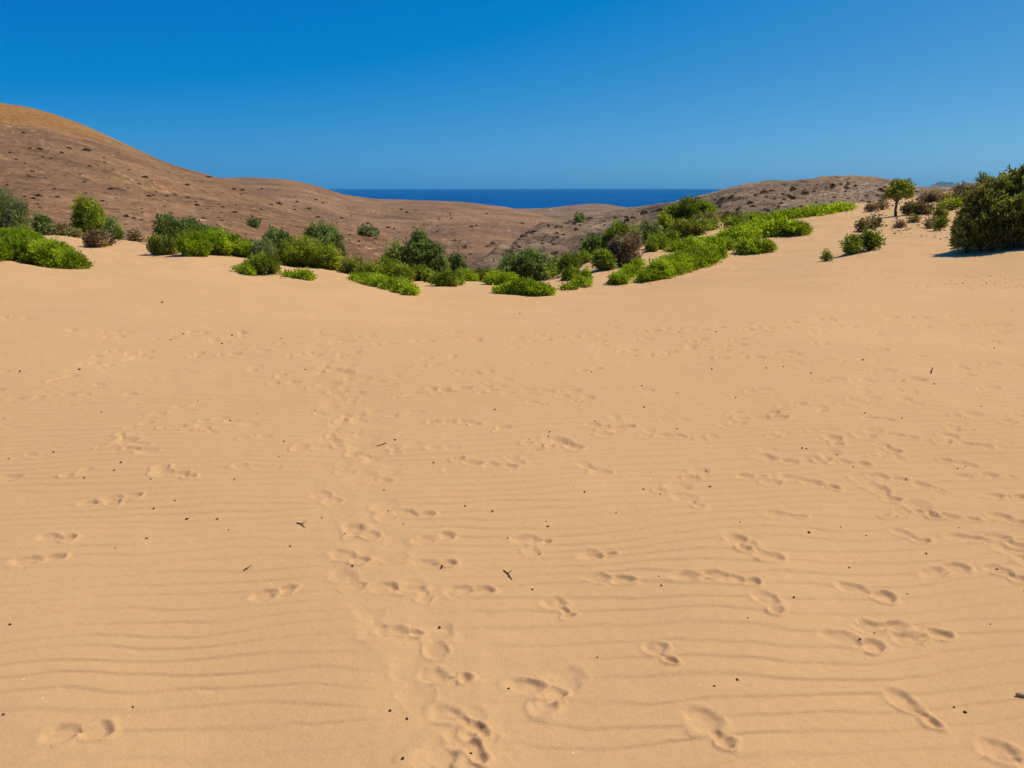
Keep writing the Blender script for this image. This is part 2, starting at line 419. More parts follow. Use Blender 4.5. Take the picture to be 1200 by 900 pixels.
def build_dune():
    # rows: even steps in view angle near by, then growing steps; columns: even, widening outside the view
    rows = []
    th = math.radians(64)
    while True:
        Y = EYE / math.tan(th); rows.append(Y)
        if Y > 13.5: break
        px_step = 0.95 if Y > 1.7 else 6
        th -= px_step / F * max(0.72, math.cos(th - PITCH) ** 2)
    while rows[-1] < 80: rows.append(rows[-1] * 1.006)
    rows = np.array(rows)
    fine = np.arange(-0.77, 0.77, 1.6 / F)
    side_ = 0.77 + np.cumsum(np.linspace(0.003, 0.16, 34))
    u = np.concatenate([-side_[::-1], fine, side_])
    Yg = np.repeat(rows[:, None], len(u), 1); Xg = u[None, :] * Yg
    Z = dune_z(Xg, Yg)
    # wind ripples, crests almost across the view
    amp = 1 - smooth(9.0, 15.0, Yg)
    Xr = Xg + 0.0; Yr = Yg - 0.10 * Xg
    warp = 0.10 * fbm(Xr / 1.3, Yr / 0.6, 21, 2) + 0.052 * fbm(Xr / 0.40, Yr / 0.18, 25, 3) + 0.35 * fbm(Xr / 7, Yr / 5, 29, 2)
    ph = (Yr + warp) / 0.100
    fr = ph - np.floor(ph)
    prof = np.where(fr < 0.20, smooth(0, 0.20, fr), 1 - ((fr - 0.20) / 0.80) ** 1.15) - 0.5
    mod = np.clip(0.95 + 0.9 * fbm(Xr / 0.6, Yr / 0.25, 41, 3), 0.35, 1.4) * np.clip(1.0 + 0.5 * fbm(Xr / 3, Yr / 3, 47, 2), 0.6, 1.3)
    rip = 0.0058 * np.interp(Yg, [2, 3.5, 6, 9], [.68, .85, 1.25, 1.35]) * amp * mod * prof
    keep = np.ones_like(Z); add = np.zeros_like(Z)
    # track wears the ripples away
    dm = np.full(Z.shape, 9.0)
    sel = (np.abs(Xg) < 4) & (Yg < 12)
    for i in range(len(TRK) - 1):
        a, b = TRK[i], TRK[i + 1]; d = b - a
        t = np.clip(((Xg[sel] - a[0]) * d[0] + (Yg[sel] - a[1]) * d[1]) / (d @ d), 0, 1)
        dm[sel] = np.minimum(dm[sel], np.hypot(Xg[sel] - a[0] - t * d[0], Yg[sel] - a[1] - t * d[1]))
    tr = 1 - smooth(0.10, 0.34, dm + 0.10 * fbm(Xg / 0.3, Yg / 0.3, 61, 2))
    keep *= 1 - 0.85 * tr
    add += tr * (0.010 * fbm(Xg / 0.16, Yg / 0.16, 63, 3) - 0.004)
    for (x, y, hd, L, dep, soft) in PRINTS:
        r0, r1 = np.searchsorted(rows, y - 0.45), np.searchsorted(rows, y + 0.45)
        if r1 <= r0: continue
        lo, hi = (x - .45) / max(y, .5), (x + .45) / max(y, .5)
        m_ = 0.5 / max(y, .5) * abs(x) / max(y, .5)
        c0, c1 = np.searchsorted(u, lo - m_), np.searchsorted(u, hi + m_)
        if c1 <= c0: continue
        X_, Y_ = Xg[r0:r1, c0:c1] - x, Yg[r0:r1, c0:c1] - y
        ca, sa = math.cos(hd), math.sin(hd)
        k = L / 0.29
        wx = 0.034 * fbm(Xg[r0:r1, c0:c1] / .09, Yg[r0:r1, c0:c1] / .09, 71, 3)
        wy = 0.034 * fbm(Xg[r0:r1, c0:c1] / .09, Yg[r0:r1, c0:c1] / .09, 171, 3)
        a = (X_ * ca + Y_ * sa) / k + wx; b = (-X_ * sa + Y_ * ca) / k + wy
        r_ = random.Random(int(x * 9973 + y * 7919))
        bo, ho = r_.uniform(.05, .085), r_.uniform(-.105, -.075)
        d1 = np.hypot((a - bo) / r_.uniform(.058, .088), (b - r_.uniform(-.012, .012)) / r_.uniform(.048, .066)) - 1
        d2 = np.hypot((a - ho) / r_.uniform(.042, .062), (b - r_.uniform(-.01, .01)) / r_.uniform(.042, .056)) - 1
        d3 = np.hypot((a + .01) / .085, b / r_.uniform(.018, .038)) - 1
        kind = r_.random()
        d = np.minimum(d1, d2 + (.5 if kind < .2 else 0))
        d = np.minimum(d, d3 + r_.uniform(.15, .9))
        e = 0.12 + 0.55 * soft
        hole = 1 - smooth(-e, e * 0.6, d)
        floor = 0.9 + 0.7 * vnoise((a + x) / .05, (b + y) / .05, 77)
        rim = np.exp(-((d - 0.42) / 0.26) ** 2) * (0.7 + 0.9 * vnoise((a + x * 3) / .06, (b + y * 3) / .06, 79)) * (1 + 0.6 * np.sign(-a) * (np.abs(a) > .06))
        add[r0:r1, c0:c1] += -dep * hole * np.clip(floor, .4, 1.4) + dep * (0.50 if y < 5 else 0.50 / (1 + .6 * (y - 5))) * rim
        keep[r0:r1, c0:c1] *= 1 - np.clip(hole + 0.6 * np.exp(-((d - .3) / .4) ** 2), 0, 1) * (0.95 - 0.3 * soft)
    cap = 0.0105 + 0.0022 * np.clip(Yg, 0, 14)
    add = cap * np.tanh(add / cap)
    Z = Z + rip * keep + add + 0.004 * fbm(Xg / 0.25, Yg / 0.25, 81, 3) * amp + 0.018 * fbm(Xg / 1.1, Yg / 0.9, 85, 2) * smooth(1.0, 3, Yg)
    far = smooth(14, 22, Yg)
    Z = Z + far * 0.05 * fbm(Xg / 0.5, Yg / 0.5, 91, 3) * smooth(.05, .3, fbm(Xg / 4, Yg / 4, 95, 2) + .2)
    V = np.stack([Xg, Yg, Z], -1).reshape(-1, 3)
    return structure('sand', mesh_from('sand', V, grid_faces(len(rows), len(u)), M_SAND)), rows, u, Z

sand_obj, ROWS, UCOL, ZSAND = build_dune()

def sand_z(X, Y):
    """fine height, ripples and prints included"""
    i = int(np.clip(np.searchsorted(ROWS, Y), 0, len(ROWS) - 1)); j = int(np.clip(np.searchsorted(UCOL, X / Y), 0, len(UCOL) - 1))
    return float(ZSAND[i, j])

# ------------------------------------------------------------------ hills, lofted foot -> crest -> far side
BVH_V, BVH_F = [], []

def hill(name, mat, foot, crest, shape, noise_amp, noise_len, seed, nrow=150, ncol=420, back_drop=60, back_len=1.0, jag=0.0):
    """foot / crest: lists of (photo column, photo row, metres ahead)"""
    fo, cr = np.array(foot, float), np.array(crest, float)
    c0, c1 = max(fo[0, 0], cr[0, 0]), min(fo[-1, 0], cr[-1, 0])
    cols = np.linspace(c0, c1, ncol)
    def sm(xs, arr, k):
        v = np.interp(xs, arr[:, 0], arr[:, k])
        ker = np.hanning(13); ker /= ker.sum()
        return np.convolve(np.pad(v, 6, mode='edge'), ker, 'valid')
    fy, fY = sm(cols, fo, 1), sm(cols, fo, 2)
    cy, cY = sm(cols, cr, 1), sm(cols, cr, 2)
    cy = cy + jag * (2 * fbm(cols / 22.0, cols * 0 + seed, 3, 4) + .4 * fbm(cols / 4.0, cols * 0 + seed, 6, 2))
    V = []
    for t in np.linspace(0, 1, nrow):
        py = fy + (cy - fy) * (1 - (1 - t) ** shape)
        Y = fY * (cY / fY) ** t
        dx, dz = np.array([ray(a, b) for a, b in zip(cols, py)]).T
        X = dx * Y; Z = EYE + dz * Y
        env = noise_amp * min(1, 3.5 * (1 - t) + 0.12)
        Z = Z + env * (fbm(X / noise_len, Y / noise_len, seed, 6, 0.52) - 0.25 * np.abs(fbm(X / noise_len * 1.6, Y / noise_len * .6, seed + 30, 3)))
        V.append(np.stack([X, Y, Z], -1))
    top = V[-1]
    for k in range(1, 25):
        q = k / 24.0
        Y = top[:, 1] + q * back_len * cY
        sc = Y / top[:, 1]
        Z = top[:, 2] - back_drop * (q ** 1.35) + noise_amp * 0.5 * fbm(top[:, 0] * sc / noise_len, Y / noise_len, seed, 4)
        V.append(np.stack([top[:, 0] * sc, Y, Z], -1))
    V = np.array(V)
    nr, nc = V.shape[:2]
    Vf = V.reshape(-1, 3); Ff = grid_faces(nr, nc)
    o = structure(name, mesh_from(name, Vf, Ff, mat))
    base = sum(len(v) for v in BVH_V)
    BVH_V.append(Vf); BVH_F.append(Ff + base)
    return o

# big bare hill beside the dune
hill('hillside', M_HILL,
     [(-900, 262, 38), (-300, 276, 40), (0, 290, 42), (150, 294, 42), (250, 302, 44), (350, 312, 50), (450, 322, 56), (600, 335, 62)],
     [(-900, -40, 230), (-400, 30, 260), (-200, 74, 275), (-100, 98, 280), (0, 120.5, 280), (30, 125, 280), (60, 133, 275), (100, 147, 265), (150, 170, 250), (200, 192, 235), (240, 204, 225), (262, 210, 215), (300, 224, 200), (345, 243, 170), (400, 266, 130), (470, 292, 95), (540, 316, 72), (600, 332, 64)],
     1.35, 2.4, 30, 101)
# brown hills further down the valley
hill('valley_hill', M_RIDGE,
     [(0, 300, 90), (250, 310, 90), (400, 318, 80), (550, 330, 75), (700, 320, 80), (820, 310, 90)],
     [(0, 230, 520), (200, 216, 520), (250, 208.5, 520), (290, 207.5, 520), (330, 209.5, 520), (350, 212, 520), (370, 217, 520), (400, 227, 520), (440, 233, 520), (480, 234, 520), (540, 236.5, 520), (590, 242, 500), (620, 248, 480), (680, 264, 400), (760, 285, 300), (820, 300, 240)],
     1.25, 4.5, 60, 211, back_drop=70)
# last ridge before the sea
hill('coastal_ridge', M_COAST,
     [(300, 300, 420), (560, 285, 420), (700, 285, 420), (900, 285, 420), (1000, 285, 420)],
     [(300, 262, 950), (480, 252, 950), (560, 245, 950), (600, 244.5, 950), (630, 244, 950), (660, 242.5, 950), (690, 239.5, 950), (710, 239.5, 950), (735, 243, 950), (760, 247, 950), (820, 250, 950), (1000, 262, 950)],
     1.2, 5, 90, 307, back_drop=70)
# stony hill across the gully
hill('stony_hill', M_SCREE,
     [(500, 352, 56), (560, 345, 55), (640, 335, 52), (700, 318, 52), (800, 285, 54), (900, 270, 56), (1000, 258, 58), (1200, 250, 58), (1400, 246, 60), (1700, 240, 60)],
     [(500, 345, 60), (545, 320, 66), (575, 301, 78), (600, 283, 95), (620, 268, 115), (640, 260, 130), (660, 257, 140), (680, 253, 150), (700, 250, 160), (735, 246, 175), (790, 238, 190), (840, 223, 205), (880, 215, 215), (930, 209, 225), (985, 205.5, 230), (1020, 207, 230), (1050, 213, 225), (1080, 217.5, 220), (1130, 221, 210), (1200, 224, 200), (1400, 226, 190), (1700, 226, 190)],
     1.3, 2.2, 13, 401, back_drop=40, jag=1.7)

# low ground under and behind everything, falling to the shore; then the sea out to the horizon
def ring_sheet(name, mat, radii, zf, nseg=96):
    a = np.linspace(0, 2 * math.pi, nseg + 1)
    V = np.array([[(r * math.sin(t), r * math.cos(t), zf(r, t)) for t in a] for r in radii]).reshape(-1, 3)
    return structure(name, mesh_from(name, V, grid_faces(len(radii), nseg + 1), mat))
ring_sheet('ground', M_RIDGE, [0.01, 20, 50, 100, 200, 400, 800, 1200, 1700, 2600],
           lambda r, t: float(np.interp(r, [0, 50, 200, 800, 1200, 1700, 2600], [-14, -16, -30, -48, -55, -75, -120])) if math.cos(t) > -0.2 else -14.0)

def sea_material():
    m, nt, b = new_mat('sea_water', 0.6)
    P = N(nt, 'NewGeometry').outputs['Position']
    c = ramp(nt, noise(nt, P, 0.0006, 4), [(0.35, (0.000, 0.072, 0.235)), (0.7, (0.000, 0.092, 0.275))])
    nt.links.new(c, b.inputs['Base Color'])
    b.inputs['IOR'].default_value = 1.33
    b.inputs['Specular IOR Level'].default_value = 0.05
    bump(nt, b, noise(nt, P, 0.08, 5, 0.6), 0.6, 2.0)
    return m
ring_sheet('sea', sea_material(), [800, 1500, 3000, 6000, 12000, 20000, 28000], lambda r, t: -62.0)

# far island on the horizon
def island():
    n = 90
    X0 = at(1107, 221, 26000)[0]
    xs = np.linspace(-1, 1, n)
    prof = np.clip(1 - np.abs(xs) ** 1.3, 0, 1) * (1 + 0.5 * fbm(xs * 2.5, xs * 0, 9, 4)) + 0.25 * np.clip(1 - np.abs((xs - .55) / .4) ** 2, 0, 1)
    V = []
    for v in np.linspace(-1, 1, 40):
        e = np.sqrt(max(0, 1 - v * v))
        V.append(np.stack([X0 + xs * 430, 26000 + v * 700 + 0 * xs, -70 + 195 * prof * e * (1 + .25 * fbm(xs * 4, xs * 0 + v * 4, 13, 4))], -1))
    V = np.array(V).reshape(-1, 3)
    return structure('island', mesh_from('island', V, grid_faces(40, n), plain_material('island_rock', (0.12, 0.10, 0.085), .2, 0.01)))
island()

# coarse ray-cast surface: dune + hills
_u = np.linspace(-1.3, 1.3, 260); _y = np.exp(np.linspace(math.log(1), math.log(80), 260))
_Y = np.repeat(_y[:, None], 260, 1); _X = _u[None] * _Y
_b = sum(len(v) for v in BVH_V)
BVH_V.append(np.stack([_X, _Y, dune_z(_X, _Y)], -1).reshape(-1, 3)); BVH_F.append(grid_faces(260, 260) + _b)
BVH = BVHTree.FromPolygons(np.concatenate(BVH_V).tolist(), np.concatenate(BVH_F).tolist())

def hit(px, py):
    dx, dz = ray(px, py)
    loc, nrm, idx, dist = BVH.ray_cast(Vector((0, 0, EYE)), Vector((dx, 1, dz)).normalized())
    if loc is not None and loc.y < 62 and abs(loc.z - float(dune_z(loc.x, loc.y))) < .12:
        loc.z = sand_z(loc.x, loc.y)          # the fine sand surface, not the coarse one
    return loc, nrm

def drop(x, y):
    loc, nrm, idx, dist = BVH.ray_cast(Vector((x, y, 200)), Vector((0, 0, -1)))
    return loc.z if loc else 0.0

# ------------------------------------------------------------------ plants
def unit(v):
    return v / np.maximum(np.linalg.norm(v, axis=-1, keepdims=True), 1e-9)

def leaves_mesh(name, P, D, L, Wd, tint, mat):
    """a pointed four-cornered leaf at every P along D"""
    n = len(P)
    R = unit(np.cross(D, RNG.normal(size=(n, 3))))
    L = L[:, None]; Wd = Wd[:, None]
    Nn = np.cross(D, R)
    a = P; b = P + D * L * .5 + R * Wd * .5 + Nn * L * .06; c = P + D * L; d = P + D * L * .5 - R * Wd * .5 + Nn * L * .06
    V = np.stack([a, b, c, d], 1).reshape(-1, 3)
    Fc = np.arange(4 * n).reshape(-1, 4)
    return mesh_from(name, V, Fc, mat, False, tint)

def tube(V, Fc, p0, p1, r0, r1, k=5):
    p0, p1 = np.array(p0, float), np.array(p1, float)
    d = unit(p1 - p0); a = unit(np.cross(d, (0.3, 0.9, 0.2))); b = np.cross(d, a)
    s = len(V)
    for p, r in ((p0, r0), (p1, r1)):
        for i in range(k):
            t = 2 * math.pi * i / k
            V.append(p + r * (a * math.cos(t) + b * math.sin(t)))
    for i in range(k):
        j = (i + 1) % k
        Fc.append((s + i, s + j, s + k + j, s + k + i))

def stems_mesh(name, paths, mat):
    V, Fc = [], []
    for path in paths:
        for (p, r), (q, r2) in zip(path[:-1], path[1:]):
            tube(V, Fc, p, q, r, r2)
    return mesh_from(name, V, Fc, mat, True)

GROUND_FN = {'dune': dune_z}

def shrub(name, label, cat, style, lobes, group=None, dens=1.0, leaf_px=3.1, twiggy=0.0, ragged=0.22, up=0.45, stem_mat=None, trunk=None, low=-0.93, wisp=0.12):
    """lobes: (column, half width, top row, base row[, metres ahead]) in photo pixels; each stands on the surface it is sighted on"""
    Ls = []
    if name.startswith('creep') and len(lobes) > 1:
        full = [lobes[0]]
        for p_, q_ in zip(lobes[:-1], lobes[1:]):
            if abs(p_[0] - q_[0]) > 10:
                full.append(tuple((i + j) / 2 * k for i, j, k in zip(p_, q_, (1, .9, 1, 1, 1))))
            full.append(q_)
        lobes = full
    for lb in lobes:
        px, hw, pt, pb = lb[:4]
        if len(lb) > 4:
            Yc = lb[4]; rx = hw * Yc / F; ry = rx * 0.85
        else:
            h, _ = hit(px, pb); Yb = h.y if h is not None else 999
            if Yb > 62 and not name.startswith('hill'):       # the ray skims over the rim: stand on the rim itself
                dx, dz = ray(px, pb); Ys = np.linspace(12, 48, 300)
                Yb = float(Ys[np.argmin(EYE + dz * Ys - dune_z(dx * Ys, Ys))])
            rx = hw * Yb / F; ry = min(rx * 0.85, 1.6); Yc = Yb + ry * 0.8
        top = at(px, pt, Yc)
        zg = drop(top[0], Yc)
        hgt = max((top[2] - zg) * (.80 if name.startswith('creep') else .93), 0.16 * rx, 0.10)
        rx *= .93; ry *= .93
        Ls.append((top[0], Yc, zg, rx, ry, hgt, hw, Yc / F))
    cx = float(np.mean([l[0] for l in Ls])); cy = float(np.mean([l[1] for l in Ls])); cz = drop(cx, cy)
    root = bpy.data.objects.new(name, None); COL.objects.link(root); root.location = (cx, cy, cz)
    root.empty_display_size = 0.1
    tag(root, label, cat, group)
    if name.startswith('creep'): ragged = ragged * 1.0
    O = np.array((cx, cy, cz))
    allP, allD, allL, allW, allT = [], [], [], [], []
    groups = []
    for (x, y, zg, rx, ry, h, hw, mpp) in Ls:
        hpx = h / mpp
        n_leaf = int(min(36000, max(200, 4.4 * dens * (2 * hw) * max(hpx, hw * .5))))
        per = 9
        nt_ = max(12, n_leaf // per)
        d = unit(RNG.normal(size=(nt_ * 2, 3)))
        d = d[d[:, 2] > (-0.2 if name.startswith('creep') else low)][:nt_]
        nn = len(d)
        zc = (0.10 if name.startswith('creep') else 0.40) if trunk is None else trunk
        # lumpy radius
        lump = fbm(d[:, 0] * 2.2 + x * 3.1, d[:, 1] * 2.2 + d[:, 2] * 2.6 + y, 5, 3) * 2
        lump2 = fbm(d[:, 0] * 5.5 + y * 2.7 + x, d[:, 1] * 5.5 + d[:, 2] * 6.0, 35, 2) * 2
        rad = np.clip(1 - ragged * 0.5 + ragged * (1.1 * lump + 1.0 * lump2), 0.5, 1.12) * np.where(RNG.random(nn) < .28, RNG.uniform(.45, .85, nn), RNG.uniform(.88, 1.02, nn))
        C = np.stack([d[:, 0] * rx * rad, d[:, 1] * ry * rad, h * zc + d[:, 2] * h * (1 - zc) * rad * np.where(d[:, 2] < 0, zc / (1 - zc) * (1.0 if trunk is None else .42), 1.0)], -1) + (x, y, zg)
        wf = 1 + np.where(RNG.random(nn) < wisp, RNG.uniform(.04, .16, nn), 0)[:, None]
        C = (C - (x, y, zg + h * zc)) * wf + (x, y, zg + h * zc)
        ttint = np.clip(0.40 + random.uniform(-.14, .14) + 1.5 * fbm(C[:, 0] / (rx * .5 + .1), C[:, 2] / (h * .4 + .1), 15, 2) + RNG.normal(0, .13, nn), 0, 1)
        P = np.repeat(C, per, 0) + RNG.normal(0, 1, (nn * per, 3)) * mpp * 1.7
        D = unit(np.repeat(d, per, 0) * 0.8 + (0, 0, up) + RNG.normal(0, .65, (nn * per, 3)))
        Lg = leaf_px * mpp * RNG.uniform(.6, 1.35, nn * per)
        T = np.clip(np.repeat(ttint, per) + RNG.normal(0, .12, nn * per), 0, 1)
        gz = dune_z(P[:, 0], P[:, 1]) if y < 60 and abs(drop(x, y) - float(dune_z(x, y))) < .35 else np.full(len(P), zg)
        ok = P[:, 2] > gz + 0.004
        P, D, Lg, T = P[ok], D[ok], Lg[ok], T[ok]
        allP.append(P); allD.append(D); allL.append(Lg); allW.append(Lg * RNG.uniform(.38, .62, len(Lg))); allT.append(T)
        # stems
        paths = []; groups.append(paths)
        ns = 4 + int(3 * twiggy) + int(10 * twiggy * random.random())
        rb = max(0.012, 0.018 * h + 1.2 * mpp * 0.3)
        base = np.array((x, y, zg - 0.06))
        if trunk is not None:
            j = base + (0.04 * h * random.uniform(-1, 1), 0, 0.06 + trunk * h * .45)
            paths.append([(base, rb * 2.1), (j, rb * 1.6)]); base = j
        for k in range(ns):
            dd = unit(np.array((random.gauss(0, 1), random.gauss(0, 1), random.uniform(.3, 1.6))))
            end = np.array((x + dd[0] * rx * .85, y + dd[1] * ry * .85, zg + h * (zc + (1 - zc) * .8 * dd[2])))
            end[2] = max(end[2], drop(end[0], end[1]) + 0.03)
            midp = base * .5 + end * .5 + np.array((random.gauss(0, .06), random.gauss(0, .06), .08)) * h
            paths.append([(base, rb), (midp, rb * .65), (end, rb * .25)])
            if twiggy > 0:
                for q in range(int(16 * twiggy)):
                    s_ = midp + (end - midp) * random.random()
                    e_ = s_ + unit(np.array((random.gauss(dd[0], .7), random.gauss(dd[1], .7), random.uniform(-.1, 1.1)))) * h * random.uniform(.2, .42)
                    paths.append([(s_, rb * .35), (e_, rb * .12)])
    P = np.concatenate(allP) - O
    fo = leaves_mesh('foliage', P, np.concatenate(allD), np.concatenate(allL), np.concatenate(allW), np.concatenate(allT), M_LEAF[style])
    link('foliage', fo, root)
    for paths in groups:
        paths = [[(np.array(p) - O, r) for p, r in pa] for pa in paths]
        nm = 'trunk' if trunk is not None else 'stem'
        link(nm, stems_mesh(nm, paths, stem_mat or M_BARK), root)
    return root

